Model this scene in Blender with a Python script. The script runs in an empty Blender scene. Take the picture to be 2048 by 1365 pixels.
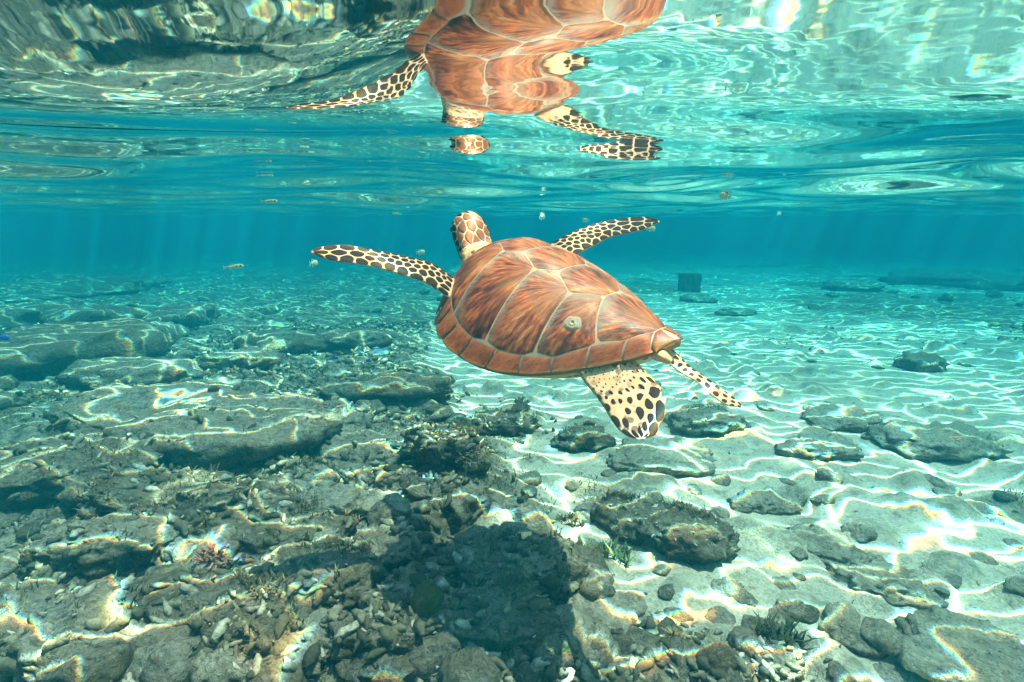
import bpy, bmesh, math, random
import numpy as np
from mathutils import Vector, Matrix
A = np.array
rng = np.random.default_rng(11)
random.seed(11)
sc = bpy.context.scene
COL = sc.collection

# ------------------------------------------------------------------ camera, sky, sun, exposure
# water surface at z = 0, the camera hangs 11 cm under it, looking along +Y, tilted down
FPX, YH, IW, IH = 1100.0, 445.0, 2048.0, 1365.0
PITCH = math.atan((IH / 2 - YH) / FPX)
CAM = A([0.0, 0.0, -0.11])
cam_d = bpy.data.cameras.new('camera')
cam = bpy.data.objects.new('camera', cam_d); COL.objects.link(cam)
cam.location = CAM
cam.rotation_euler = (math.pi / 2 - PITCH, 0, 0)
cam_d.sensor_width = 36.0
cam_d.lens = 36.0 * FPX / IW
cam_d.clip_start = 0.01
cam_d.clip_end = 500
sc.camera = cam

SUN_TO = Vector((math.tan(math.radians(16)), math.tan(math.radians(-1)), 1.0)).normalized()
world = bpy.data.worlds.new('World'); sc.world = world; world.use_nodes = True
wn = world.node_tree; wn.nodes.clear()
sky = wn.nodes.new('ShaderNodeTexSky'); sky.sky_type = 'NISHITA'; sky.sun_disc = False
sky.sun_elevation = math.asin(SUN_TO.z); sky.sun_rotation = math.atan2(SUN_TO.x, SUN_TO.y)
bg = wn.nodes.new('ShaderNodeBackground'); bg.inputs[1].default_value = 0.12
wo = wn.nodes.new('ShaderNodeOutputWorld')
wn.links.new(sky.outputs[0], bg.inputs[0]); wn.links.new(bg.outputs[0], wo.inputs[0])
sun_d = bpy.data.lights.new('sun', 'SUN'); sun_d.energy = 5.0; sun_d.angle = math.radians(0.45)
sun_d.color = (1.0, 0.78, 0.54)
sun = bpy.data.objects.new('sun', sun_d); COL.objects.link(sun)
sun.rotation_euler = SUN_TO.to_track_quat('Z', 'Y').to_euler()
sc.view_settings.view_transform = 'Standard'; sc.view_settings.look = 'None'
sc.view_settings.gamma = 1.0; sc.view_settings.use_curve_mapping = False
sc.view_settings.exposure = 1.15
sc.render.engine = 'CYCLES'
cy = sc.cycles
cy.use_denoising = True; cy.denoiser = 'OPENIMAGEDENOISE'
cy.use_adaptive_sampling = False
cy.max_bounces = 6; cy.diffuse_bounces = 2; cy.glossy_bounces = 3; cy.volume_bounces = 0
cy.transparent_max_bounces = 8; cy.sample_clamp_indirect = 6.0

TT0 = CAM + A([0.0784, 1.1046, -0.2289]) + A(SUN_TO) / SUN_TO.z * .27     # where the sunlight on the turtle comes through the surface

# ------------------------------------------------------------------ helpers
def ray(px, py):
    c, s = math.cos(PITCH), math.sin(PITCH)
    f = A([0, c, -s]); u = A([0, s, c]); r = A([1.0, 0, 0])
    return f + r * (px - IW / 2) / FPX - u * (py - IH / 2) / FPX
def at(px, py, d):
    v = ray(px, py); return CAM + v / np.linalg.norm(v) * d

def _h(ix, iy, iz, seed):
    h = (ix.astype(np.uint32) * np.uint32(374761393) + iy.astype(np.uint32) * np.uint32(668265263)
         + iz.astype(np.uint32) * np.uint32(2147483647 - 58) + np.uint32(seed * 974711 % 4294967291))
    h = (h ^ (h >> np.uint32(13))) * np.uint32(1274126177)
    h = h ^ (h >> np.uint32(16))
    return h.astype(np.float64) / 4294967295.0
def vnoise(p, seed=0):
    p = np.asarray(p, float); i = np.floor(p).astype(np.int64); f = p - i
    w = f * f * f * (f * (f * 6 - 15) + 10)
    i = i & 0xffffffff
    out = 0
    for dx in (0, 1):
        for dy in (0, 1):
            for dz in (0, 1):
                ww = (w[..., 0] if dx else 1 - w[..., 0]) * (w[..., 1] if dy else 1 - w[..., 1]) * (w[..., 2] if dz else 1 - w[..., 2])
                out = out + ww * _h((i[..., 0] + dx) & 0xffffffff, (i[..., 1] + dy) & 0xffffffff, (i[..., 2] + dz) & 0xffffffff, seed)
    return out * 2 - 1
def fbm(p, o=4, seed=0, gain=.5):
    a, s, t = 1.0, 0, 0
    for k in range(o):
        s = s + a * vnoise(p * 2.03 ** k, seed + k * 7); t += a; a *= gain
    return s / t
def ridged(p, o=4, seed=0):
    a, s, t = 1.0, 0, 0
    for k in range(o):
        s = s + a * (1 - 2 * np.abs(vnoise(p * 2.03 ** k, seed + k * 7))); t += a; a *= .5
    return s / t
def sm(a, b, x):
    t = np.clip((x - a) / (b - a), 0, 1); return t * t * (3 - 2 * t)

def mesh(name, V, F, mat, smooth=True, attrs=None):
    me = bpy.data.meshes.new(name)
    V = np.asarray(V, float)
    if isinstance(F, np.ndarray) and F.ndim == 2:
        n, k = F.shape
        me.vertices.add(len(V)); me.vertices.foreach_set('co', V.astype(np.float32).ravel())
        me.loops.add(n * k); me.loops.foreach_set('vertex_index', F.astype(np.int32).ravel())
        me.polygons.add(n); me.polygons.foreach_set('loop_start', np.arange(0, n * k, k, dtype=np.int32))
        me.update(calc_edges=True); me.validate()
    else:
        me.from_pydata(V.tolist(), [], [list(map(int, f)) for f in F]); me.update()
    if smooth:
        me.polygons.foreach_set('use_smooth', [True] * len(me.polygons))
    for k, v in (attrs or {}).items():
        v = np.asarray(v, np.float32)
        if v.ndim == 1:
            at_ = me.attributes.new(k, 'FLOAT', 'POINT'); at_.data.foreach_set('value', v)
        else:
            at_ = me.attributes.new(k, 'FLOAT_VECTOR', 'POINT'); at_.data.foreach_set('vector', v.ravel())
    if mat: me.materials.append(mat)
    return me
def obj(name, me, parent=None, loc=(0, 0, 0), rot=(0, 0, 0), label=None, cat=None, group=None, kind=None):
    o = bpy.data.objects.new(name, me); COL.objects.link(o)
    o.location = loc; o.rotation_euler = rot
    if parent: o.parent = parent
    if label: o['label'] = label
    if cat: o['category'] = cat
    if group: o['group'] = group
    if kind: o['kind'] = kind
    return o

class NT:
    def __init__(s, name):
        s.m = bpy.data.materials.new(name); s.m.use_nodes = True
        s.t = s.m.node_tree; s.t.nodes.clear()
        s.out = s.t.nodes.new('ShaderNodeOutputMaterial')
    def set(s, sock, v):
        if isinstance(v, bpy.types.NodeSocket): s.t.links.new(v, sock)
        elif isinstance(v, (int, float)) and hasattr(sock.default_value, '__len__'):
            sock.default_value = [v] * 3 + ([1] if len(sock.default_value) == 4 else [])
        elif hasattr(v, '__len__') and sock.type == 'RGBA' and len(v) == 3: sock.default_value = (*v, 1)
        else: sock.default_value = v
    def n(s, t, ins=None, out=0, **props):
        nd = s.t.nodes.new('ShaderNode' + t)
        for k, v in props.items(): setattr(nd, k, v)
        for k, v in (ins or {}).items(): s.set(nd.inputs[k], v)
        return nd.outputs[out]
    def math(s, op, a, b=0.0, c=None):
        i = {0: a, 1: b}
        if c is not None: i[2] = c
        return s.n('Math', i, operation=op)
    def vm(s, op, a, b=None, out=0, scale=None):
        i = {0: a}
        if b is not None: i[1] = b
        if scale is not None: i[3] = scale
        return s.n('VectorMath', i, out=out, operation=op)
    def noise(s, v, scale, detail=3, rough=.5, dist=0, out=0):
        return s.n('TexNoise', {'Vector': v, 'Scale': scale, 'Detail': detail, 'Roughness': rough, 'Distortion': dist}, out=out)
    def ramp(s, f, stops, interp='LINEAR'):
        nd = s.t.nodes.new('ShaderNodeValToRGB'); cr = nd.color_ramp; cr.interpolation = interp
        while len(cr.elements) < len(stops): cr.elements.new(.5)
        for e, (p, c) in zip(cr.elements, stops):
            e.position = p; e.color = (*c, 1) if hasattr(c, '__len__') else (c, c, c, 1)
        s.set(nd.inputs[0], f); return nd.outputs[0]
    def mix(s, f, a, b, blend='MIX'):
        nd = s.t.nodes.new('ShaderNodeMix'); nd.data_type = 'RGBA'; nd.blend_type = blend
        s.set(nd.inputs[0], f); s.set(nd.inputs[6], a); s.set(nd.inputs[7], b); return nd.outputs[2]
    def mapr(s, v, a, b, c=0.0, d=1.0):
        return s.n('MapRange', {0: v, 1: a, 2: b, 3: c, 4: d})
    def pos(s): return s.n('NewGeometry', out=0)
    def tco(s): return s.n('TexCoord', out=3)
    def attr(s, nm, out=2): return s.n('Attribute', out=out, attribute_name=nm)
    def bump(s, h, strength=.5, dist=.01, normal=None):
        i = {'Height': h, 'Strength': strength, 'Distance': dist}
        if normal is not None: i['Normal'] = normal
        return s.n('Bump', i)
    def pbr(s, col, rough=.8, normal=None, spec=.3, sss=None, **kw):
        i = {'Base Color': col, 'Roughness': rough, 'Specular IOR Level': spec}
        if normal is not None: i['Normal'] = normal
        i.update(kw)
        b = s.n('BsdfPrincipled', i); s.t.links.new(b, s.out.inputs[0]); return s.m

# ------------------------------------------------------------------ seabed shape
CZ = CAM[2]
BX = A([.35, .9, 1.13, 1.65, 2.4, 4.3, 8, 40.]); BV = A([.75, .50, .28, -.04, -.28, -.8, -.9, -2.])
def rub(x, y):      # 1 on the rocky rubble side, 0 on the sand
    b = np.interp(np.maximum(y, .3), BX, BV)
    p = np.stack([x, y, 0 * x], -1)
    w = .22 * fbm(p * 2.2, 3, 5) + .35 * np.minimum(np.abs(y) * .45, 3.5) * fbm(p * .55, 3, 9)
    d = b - x + w
    patch = .75 * sm(.16, .42, fbm(p * 2.4, 3, 12)) * sm(3.2, 1.6, y) + .7 * sm(.1, .4, fbm(p * .45, 3, 14)) * sm(3.5, 5.0, y)
    near = .38 * sm(.15, -.5, y - 1.15 + .3 * fbm(p * 3, 2, 3))
    return np.clip(sm(-.12, .22, d) + patch + near * sm(1.2, .3, x), 0, 1)
LUMPS = []
for _ in range(1100):
    y = .35 + 6.5 * random.random() ** 1.5; x = (random.random() * 2 - 1) * (0.5 + y * 1.05)
    LUMPS.append((x, y, random.uniform(.03, .13), random.uniform(.3, 1.1), random.uniform(0, 6.28)))
def ground(x, y):
    x = np.asarray(x, float); y = np.asarray(y, float)
    p = np.stack([x, y, 0 * x], -1)
    r = rub(x, y)
    z = CZ - .88 - .022 * np.maximum(y - 2, 0) + .02 * np.clip(-x, -2, 3)
    z = z + .045 * fbm(p * .8, 3, 1) + .010 * fbm(p * 4.3, 3, 2)
    z = z + r * (.02 + .035 * ridged(p * 3.1, 4, 4) + .02 * fbm(p * 13, 3, 6))
    return z
def ground_full(x, y, lump=False):
    z = ground(x, y); zl = 0 * z
    for lx, ly, lr, lh, la in LUMPS:
        m = (np.abs(x - lx) < lr * 1.6) & (np.abs(y - ly) < lr * 1.6)
        if not m.any(): continue
        dx, dy = x[m] - lx, y[m] - ly
        u = dx * math.cos(la) + dy * math.sin(la); v = -dx * math.sin(la) + dy * math.cos(la)
        q = (u / lr) ** 2 + (v / (lr * .6)) ** 2
        h = lr * .42 * lh * np.maximum(0, 1 - q) ** .8 * (1 + .35 * fbm(np.stack([dx * 30, dy * 30, 0 * dx + lr * 99], -1), 2, 3))
        z[m] = z[m] + np.maximum(0, h - zl[m]); zl[m] = np.maximum(zl[m], h)
    return (z, zl) if lump else z
def gz(x, y):        # height of the built seabed
    x = np.asarray(x, float); y = np.asarray(y, float)
    i = np.clip(np.searchsorted(GX, x) - 1, 0, len(GX) - 2); j = np.clip(np.searchsorted(GY, y) - 1, 0, len(GY) - 2)
    u = np.clip((x - GX[i]) / (GX[i + 1] - GX[i]), 0, 1); v = np.clip((y - GY[j]) / (GY[j + 1] - GY[j]), 0, 1)
    return (GZ[j, i] * (1 - u) + GZ[j, i + 1] * u) * (1 - v) + (GZ[j + 1, i] * (1 - u) + GZ[j + 1, i + 1] * u) * v
def g1(x, y): return float(gz(x, y))
def hit(px, py):    # pixel -> point on the seabed
    v = ray(px, py); t = 1.0
    t = (CZ - .88 - CAM[2]) / v[2]
    for _ in range(12):
        P = CAM + v * t; t = (g1(P[0], P[1]) - CAM[2]) / v[2] * .7 + t * .3
    return CAM + v * t

def spread(n, lo, hi, k):   # coordinates that lie close together near 0
    t = np.linspace(math.asinh(lo * k), math.asinh(hi * k), n); return np.sinh(t) / k

# ------------------------------------------------------------------ materials of the setting
def mat_sand():
    t = NT('seabed_sand'); P = t.pos()
    r = t.attr('rub')
    n1 = t.noise(P, 3.5, 4); n2 = t.noise(P, 28, 5, .65); n3 = t.noise(P, 130, 3, .6)
    sand = t.mix(t.mapr(n1, .35, .7), (.64, .585, .47), (.52, .48, .38))
    sand = t.mix(t.mapr(n2, .54, .68, 0, .75), sand, (.22, .21, .15))
    fl = t.noise(t.vm('MULTIPLY', P, (1, 1.6, 1)), 75, 3, .7, 1.5)
    sand = t.mix(t.math('MULTIPLY', t.mapr(fl, .60, .66, 0, .85), t.mapr(n1, .40, .58)), sand, (.09, .085, .05))
    rock = t.mix(t.mapr(n2, .38, .6), (.11, .10, .07), (.44, .39, .29))
    rock = t.mix(t.mapr(n1, .45, .65, 0, .5), rock, (.16, .12, .08))
    lp = t.math('MULTIPLY', t.attr('lump'), t.mapr(n2, .40, .58, .25, .9))
    sand = t.mix(lp, sand, t.mix(t.mapr(n1, .4, .6), (.25, .24, .17), (.37, .34, .26)))
    rm = t.mapr(t.math('ADD', r, t.math('MULTIPLY', t.math('SUBTRACT', n2, .5), 1.6)), .35, .65)
    col = t.mix(rm, sand, rock)
    col = t.mix(t.mapr(n3, .3, .7, .0, .45), col, (.12, .11, .08), 'MULTIPLY')
    h = t.math('ADD', t.math('MULTIPLY', n2, t.math('ADD', .35, r)), t.math('MULTIPLY', n3, .3))
    return t.pbr(col, .9, t.bump(h, 1.0, .03), .15)
def mat_rock(name, base, dark, pale, dust=.55, scale=1.0, warm=(.20, .13, .08)):
    t = NT(name); P = t.tco(); geo = t.n('NewGeometry', out=1)
    rnd = t.n('ObjectInfo', out=5)
    P = t.vm('ADD', P, t.vm('SCALE', (7.1, 3.3, 5.7), scale=rnd))
    n1 = t.noise(P, 7 * scale, 5, .65, .4); n2 = t.noise(P, 30 * scale, 6, .75, 1.2); n3 = t.noise(P, 105 * scale, 4, .7, .8)
    vo = t.n('TexVoronoi', {'Vector': t.vm('ADD', P, t.vm('SCALE', t.noise(P, 25, 2, out=1), scale=.03)), 'Scale': 55 * scale, 'Randomness': 1.0})
    col = t.mix(t.mapr(n1, .40, .60), dark, base)
    col = t.mix(t.mapr(n2, .50, .40, 0, .9), col, dark)
    col = t.mix(t.mapr(t.noise(P, 13, 3), .55, .70, 0, .55), col, warm)
    nz = t.n('SeparateXYZ', {0: geo}, out=2)
    d = t.math('MULTIPLY', t.mapr(nz, .25, .85), t.mapr(t.math('ADD', t.math('MULTIPLY', n2, .7), t.math('MULTIPLY', n1, .3)), .56, .44))
    col = t.mix(t.math('MULTIPLY', d, dust), col, pale)
    col = t.mix(t.mapr(n3, .56, .66, 0, .75), col, (.03, .028, .018))
    col = t.mix(t.mapr(t.noise(P, 160 * scale, 2), .64, .72, 0, .6), col, pale)
    h = t.math('ADD', t.math('MULTIPLY', n2, 1.0), t.math('MULTIPLY', n3, .45))
    h = t.math('ADD', h, t.math('MULTIPLY', vo, .4))
    return t.pbr(col, .92, t.bump(h, 1.0, .030), .12)
M_SAND = mat_sand()
M_ROCK = mat_rock('reef_rock', (.38, .32, .22), (.085, .075, .05), (.60, .53, .41), .7)
M_DARK = mat_rock('algae_rock', (.22, .18, .11), (.05, .045, .03), (.48, .42, .32), .6)
M_PALE = mat_rock('pale_stone', (.48, .43, .32), (.22, .19, .14), (.64, .58, .46), .75)

def mat_water():
    t = NT('water_surface'); P = t.pos()
    # caustic lines painted into the transmission colour (red, green and blue a little apart)
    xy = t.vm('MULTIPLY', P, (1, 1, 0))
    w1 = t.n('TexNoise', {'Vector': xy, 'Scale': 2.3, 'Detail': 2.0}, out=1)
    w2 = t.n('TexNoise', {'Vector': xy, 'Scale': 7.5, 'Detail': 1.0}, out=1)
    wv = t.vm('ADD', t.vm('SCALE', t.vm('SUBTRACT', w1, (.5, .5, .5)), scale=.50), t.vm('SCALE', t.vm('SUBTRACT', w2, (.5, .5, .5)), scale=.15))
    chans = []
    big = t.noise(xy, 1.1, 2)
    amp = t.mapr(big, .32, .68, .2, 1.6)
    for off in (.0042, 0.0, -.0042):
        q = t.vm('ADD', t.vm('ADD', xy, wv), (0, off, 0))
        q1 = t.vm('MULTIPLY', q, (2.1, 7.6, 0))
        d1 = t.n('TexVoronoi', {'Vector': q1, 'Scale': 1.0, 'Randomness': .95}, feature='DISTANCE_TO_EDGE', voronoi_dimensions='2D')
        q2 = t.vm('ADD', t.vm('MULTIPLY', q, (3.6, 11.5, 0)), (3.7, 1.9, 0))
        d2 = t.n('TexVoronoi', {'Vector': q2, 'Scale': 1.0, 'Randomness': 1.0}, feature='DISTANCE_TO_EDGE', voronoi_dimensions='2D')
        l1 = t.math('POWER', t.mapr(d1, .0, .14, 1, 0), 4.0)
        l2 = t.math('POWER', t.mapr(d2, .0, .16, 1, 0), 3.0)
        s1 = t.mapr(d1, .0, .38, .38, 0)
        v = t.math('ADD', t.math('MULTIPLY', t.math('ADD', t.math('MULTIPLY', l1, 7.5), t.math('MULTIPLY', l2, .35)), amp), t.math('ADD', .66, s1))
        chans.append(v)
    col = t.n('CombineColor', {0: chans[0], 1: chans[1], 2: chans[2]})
    # over the turtle the painted light lines are masked out to even grey
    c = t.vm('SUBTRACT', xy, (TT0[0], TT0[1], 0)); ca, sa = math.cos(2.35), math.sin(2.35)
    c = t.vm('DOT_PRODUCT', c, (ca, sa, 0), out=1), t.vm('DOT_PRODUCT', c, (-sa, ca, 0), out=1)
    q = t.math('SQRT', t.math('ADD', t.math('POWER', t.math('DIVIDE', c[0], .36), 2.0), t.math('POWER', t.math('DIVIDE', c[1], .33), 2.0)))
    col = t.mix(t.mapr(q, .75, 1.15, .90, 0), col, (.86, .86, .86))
    fine = t.math('ADD', t.noise(P, 16, 2), t.math('MULTIPLY', t.noise(P, 45, 1), .18))
    nb = t.bump(fine, .022, .012)
    fr = t.n('Fresnel', {'IOR': 1.33, 'Normal': nb})
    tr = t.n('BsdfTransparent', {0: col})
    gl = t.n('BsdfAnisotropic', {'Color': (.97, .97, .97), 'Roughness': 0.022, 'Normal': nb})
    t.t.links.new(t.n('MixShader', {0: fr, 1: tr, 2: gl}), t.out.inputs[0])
    return t.m

def grid(xs, ys, zf):
    X, Y = np.meshgrid(xs, ys); Z = zf(X, Y)
    n, m = X.shape; i = np.arange(n * m).reshape(n, m)
    F = np.stack([i[:-1, :-1], i[:-1, 1:], i[1:, 1:], i[1:, :-1]], -1).reshape(-1, 4)
    return np.stack([X, Y, Z], -1).reshape(-1, 3), F
# seabed
gx = spread(560, -60, 60, 1.6); gy = np.concatenate([-spread(40, .2, 40, 1.2)[::-1] , spread(560, 0.0, 70, .95)])
V, F = grid(gx, gy, ground_full)
ZL = ground_full(*[a.copy() for a in np.meshgrid(gx, gy)], lump=True)[1].ravel()
GX, GY, GZ = gx, gy, V[:, 2].reshape(len(gy), len(gx))
obj('seabed', mesh('seabed', V, F, M_SAND, attrs={'rub': rub(V[:, 0], V[:, 1]), 'lump': sm(.004, .022, ZL)}), kind='structure')

# water surface with real waves
WAV = []
for _ in range(26):
    lam = 10 ** random.uniform(math.log10(.27), math.log10(1.6))
    th = math.radians(random.gauss(97, 34))
    sl = .017 * (lam / .5) ** .45
    WAV.append((2 * math.pi / lam * math.cos(th), 2 * math.pi / lam * math.sin(th), sl * lam / (2 * math.pi), random.uniform(0, 6.28), lam))
RINGS = [(.40, 1.42, .10, .0016, .30), (-.12, 1.42, .12, .0009, .22), (-.45, 1.12, .10, .0010, .25)]
def waves(x, y):
    z = 0 * x
    far = np.hypot(x, y)
    for kx, ky, a, ph, lam in WAV:
        fade = 1 / (1 + (far / (lam * 26)) ** 2)
        s = np.sin(kx * x + ky * y + ph + .6 * np.sin(.9 * x - .7 * y + ph * 3))
        z = z + a * fade * (s - .25 * np.cos(2 * (kx * x + ky * y + ph)))
    for cx, cyy, lam, a, w in RINGS:
        r = np.hypot(x - cx, y - cyy)
        z = z + a * np.sin(2 * math.pi * r / lam) * np.exp(-(r / w) ** 2)
    return z
gx = spread(480, -60, 60, 1.5); gy = np.concatenate([-spread(30, .2, 40, 1.2)[::-1], spread(500, 0.0, 70, 1.0)])
V, F = grid(gx, gy, waves)
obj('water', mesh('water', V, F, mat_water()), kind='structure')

# the water itself: one even volume round everything
def haze():
    t = NT('sea_water')
    v = t.n('VolumePrincipled', {'Color': (.002, .086, .120), 'Density': .42, 'Anisotropy': 0.0, 'Absorption Color': (0.0, .43, .54)})
    t.t.links.new(v, t.out.inputs[1])
    x, y0, y1, z0, z1 = 62, -42, 72, -4.5, .06
    V = [(sx, sy, sz) for sx in (-x, x) for sy in (y0, y1) for sz in (z0, z1)]
    F = [(0, 1, 3, 2), (4, 6, 7, 5), (0, 4, 5, 1), (2, 3, 7, 6), (0, 2, 6, 4), (1, 5, 7, 3)]
    obj('haze', mesh('haze', V, F, t.m, smooth=False), kind='stuff', label='clear turquoise sea water filling the whole view', cat='water haze')
haze()

# ------------------------------------------------------------------ sea turtle
L = .5
TR = A([[-0.6966, -0.712, 0.0878], [0.6855, -0.6967, -0.2114], [0.2117, -0.087, 0.9734]])
TT = CAM + A([0.0784, 1.1046, -0.2289])
def loc(P): return (np.asarray(P) - TT) @ TR            # world -> turtle
SXS = A([-.56, -.53, -.48, -.42, -.36, -.28, -.18, -.06, .06, .18, .28, .36, .42, .46, .49, .50])
SWS = A([.0, .05, .105, .165, .222, .288, .355, .402, .416, .398, .357, .300, .235, .17, .08, .0])
SRT = A([-.56, -.46, -.36, -.25, -.10, .05, .20, .35, .45, .50])
SRV = A([.02, .24, .46, .68, .88, .985, 1.0, .83, .55, .30])
def pchip(xk, yk, x):
    h = np.diff(xk); d = np.diff(yk) / h
    m = np.zeros_like(yk); m[0] = d[0]; m[-1] = d[-1]
    for i in range(1, len(yk) - 1):
        m[i] = 0 if d[i - 1] * d[i] <= 0 else (h[i - 1] + h[i]) / (h[i] / d[i - 1] + h[i - 1] / d[i])
    x = np.clip(x, xk[0], xk[-1]); i = np.clip(np.searchsorted(xk, x, side='right') - 1, 0, len(h) - 1)
    t = (x - xk[i]) / h[i]
    return (2*t**3 - 3*t**2 + 1)*yk[i] + (t**3 - 2*t**2 + t)*h[i]*m[i] + (-2*t**3 + 3*t**2)*yk[i+1] + (t**3 - t**2)*h[i]*m[i+1]
SW = lambda x: pchip(SXS, SWS, x)
def dome(x, ph):            # x along the shell, ph -1..1 from right rim over the ridge to left rim; metres
    x = np.asarray(x, float); ph = np.clip(np.asarray(ph, float), -1, 1)
    sy = np.sin(ph * math.pi / 2); w = SW(x)
    e = .1533 * np.maximum(-x, 0) ** 2 * 4 + .0363 * np.maximum(x, 0) ** 2 * 4
    z = .3458 * pchip(SRT, SRV, x) * np.maximum(0, 1 - np.abs(sy) ** 2.3) ** .8 + e
    return np.stack([x, w * sy * .992, z], -1) * L
def dome_n(x, ph):
    x = np.clip(x, -.545, .485); ph = np.clip(ph, -.985, .985); e = 1e-3
    a = dome(x + e, ph) - dome(x - e, ph); b = dome(x, ph + e) - dome(x, ph - e)
    n = np.cross(a, b); return n / np.maximum(np.linalg.norm(n, axis=-1, keepdims=True), 1e-12)
def PH(x, y):
    return float(np.arcsin(np.clip(y / max(float(SW(A(x))), 1e-4), -1, 1)) / (math.pi / 2))

def mat_scute(name, rim=False):
    t = NT(name)
    v = t.attr('rad', 1); tt = t.attr('edge'); fr = t.attr('front'); rnd = t.n('ObjectInfo', out=5)
    r = t.vm('LENGTH', v, out=1)
    d = t.vm('NORMALIZE', v)
    q = t.vm('ADD', t.vm('SCALE', d, scale=3.4), t.vm('SCALE', (13.0, 5.0, 9.0), scale=rnd))
    q = t.vm('ADD', q, t.vm('SCALE', v, scale=.7))
    s1 = t.noise(q, .9, 2, .5); s2 = t.noise(q, 4.0, 2, .5); s3 = t.noise(q, 9, 1, .5)
    P = t.tco(); n1 = t.noise(P, 38, 4, .6); n2 = t.noise(P, 150, 4, .65)
    n0 = t.noise(P, 13, 3, .6, .5)
    st = t.math('ADD', t.math('MULTIPLY', s1, .32), t.math('ADD', t.math('MULTIPLY', s2, .42), t.math('MULTIPLY', n0, .26)))
    base = t.ramp(st,
                  [(.37, (.045, .011, .006)), (.44, (.18, .036, .014)), (.50, (.42, .092, .032)), (.555, (.62, .165, .055)), (.64, (.80, .36, .15))] if not rim else [(.30, (.16, .030, .011)), (.42, (.36, .072, .020)), (.56, (.54, .120, .032)), (.70, (.66, .19, .055))])
    base = t.mix(t.math('MULTIPLY', t.mapr(s3, .56, .70, 0, .6), t.mapr(r, .12, .6)), base, (.09, .024, .012))
    glow = t.math('MULTIPLY', t.mapr(t.math('ADD', t.attr('glo'), t.math('MULTIPLY', t.math('SUBTRACT', n0, .5), .9)), .58, .05), .42 if not rim else .1)
    base = t.mix(glow, base, (.66, .25, .075))
    # worn grey-cream mottling along the front seams
    g = t.math('MULTIPLY', t.mapr(tt, .62, .95), t.mapr(fr, -.2, .6))
    g = t.math('MULTIPLY', g, t.mapr(t.math('ADD', t.math('MULTIPLY', n1, .4), t.math('MULTIPLY', s3, .6)), .40, .52))
    base = t.mix(t.math('MULTIPLY', g, .95 if not rim else .25), base, (.40, .29, .21))
    sp = t.math('MULTIPLY', t.mapr(tt, .60, .9), t.mapr(n2, .60, .68))
    base = t.mix(t.math('MULTIPLY', sp, .6), base, (.07, .04, .025))
    if rim:
        base = t.mix(t.math('MULTIPLY', t.mapr(t.attr('lip'), .72, 1.0), .75), base, (.62, .37, .17))
    base = t.mix(.35, base, t.mix(n1, (.55, .5, .45), (1, 1, 1)), 'MULTIPLY')
    return t.pbr(base, t.mapr(n1, .3, .7, .42, .62), t.bump(t.math('ADD', t.math('MULTIPLY', s2, .6), t.math('MULTIPLY', n2, .4)), .35, .0025), .4)
def mat_skin():
    t = NT('turtle_skin'); P = t.tco()
    k = t.attr('neck')
    vo = t.n('TexVoronoi', {'Vector': P, 'Scale': 62.0}); n = t.noise(P, 45, 3); nf = t.noise(P, 260, 2)
    c = t.mix(t.mapr(n, .35, .65), (.76, .42, .20), (.84, .53, .32))
    c = t.mix(t.math('MULTIPLY', t.mapr(vo, .42, .28), t.math('MULTIPLY', t.mapr(n, .38, .55), .85)), c, (.12, .075, .035))
    h = t.math('ADD', vo, t.math('MULTIPLY', nf, .4))
    return t.pbr(c, .6, t.bump(h, .4, .002), .35)
def mat_scale(name, dark, mid, hi):
    t = NT(name); rnd = t.n('ObjectInfo', out=5); P = t.tco()
    e = t.attr('edge'); n = t.noise(P, 170, 3)
    c = t.mix(t.mapr(t.math('ADD', n, t.math('MULTIPLY', rnd, .35)), .5, .85), dark, mid)
    c = t.mix(t.mapr(e, .80, 1.0, 0, .75), c, hi)
    return t.pbr(c, .7, t.bump(n, .2, .001), .15)
def flat_mat(name, c, rough=.6, spec=.3, ns=60.0, var=.25):
    t = NT(name); n = t.noise(t.tco(), ns, 4)
    col = t.mix(t.mapr(n, .3, .7), c, tuple(v * (1 - var) for v in c))
    return t.pbr(col, rough, t.bump(n, .25, .002), spec)
M_SEAM = flat_mat('shell_seam', (.66, .43, .29), .6, .3, 90)
M_SCUTE = mat_scute('shell_scute'); M_RIM = mat_scute('shell_rim_scute', True)
M_SKIN = mat_skin()
M_SCD = mat_scale('scale_dark', (.014, .010, .010), (.040, .022, .016), (.075, .036, .022))
M_SCR = mat_scale('scale_rust', (.30, .085, .040), (.40, .13, .060), (.16, .06, .032))

turtle = obj('sea_turtle', None, loc=TT, label='green sea turtle with orange brown shell swimming just under the water surface', cat='sea turtle')
turtle.rotation_euler = Matrix(TR.tolist()).to_euler()

# shell base (pale, shows in the seams), with an underside lip
nx, npz = 90, 61
xs = np.linspace(-.548, .50, nx); phs = np.linspace(-1, 1, npz)
XX, PP = np.meshgrid(xs, phs, indexing='ij')
top = dome(XX, PP)
rimz = dome(xs, np.ones(nx))[:, 2]
under = top.copy()
wv = np.abs(np.sin(PP * math.pi / 2))
under[..., 1] *= .995
under[..., 2] = (rimz[:, None]) - .008 - .010 * np.maximum(0, 1 - wv ** 3) * sm(-.56, -.40, XX) * sm(.5, .38, XX)
i0 = np.arange(nx * npz).reshape(nx, npz)
F = [(i0[a, b], i0[a + 1, b], i0[a + 1, b + 1], i0[a, b + 1]) for a in range(nx - 1) for b in range(npz - 1)]
n0 = nx * npz
F2 = [(n0 + i0[a, b], n0 + i0[a, b + 1], n0 + i0[a + 1, b + 1], n0 + i0[a + 1, b]) for a in range(nx - 1) for b in range(npz - 1)]
ring = [i0[a, 0] for a in range(nx)] + [i0[nx - 1, b] for b in range(1, npz)] + [i0[a, npz - 1] for a in range(nx - 2, -1, -1)] + [i0[0, b] for b in range(npz - 2, 0, -1)]
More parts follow.
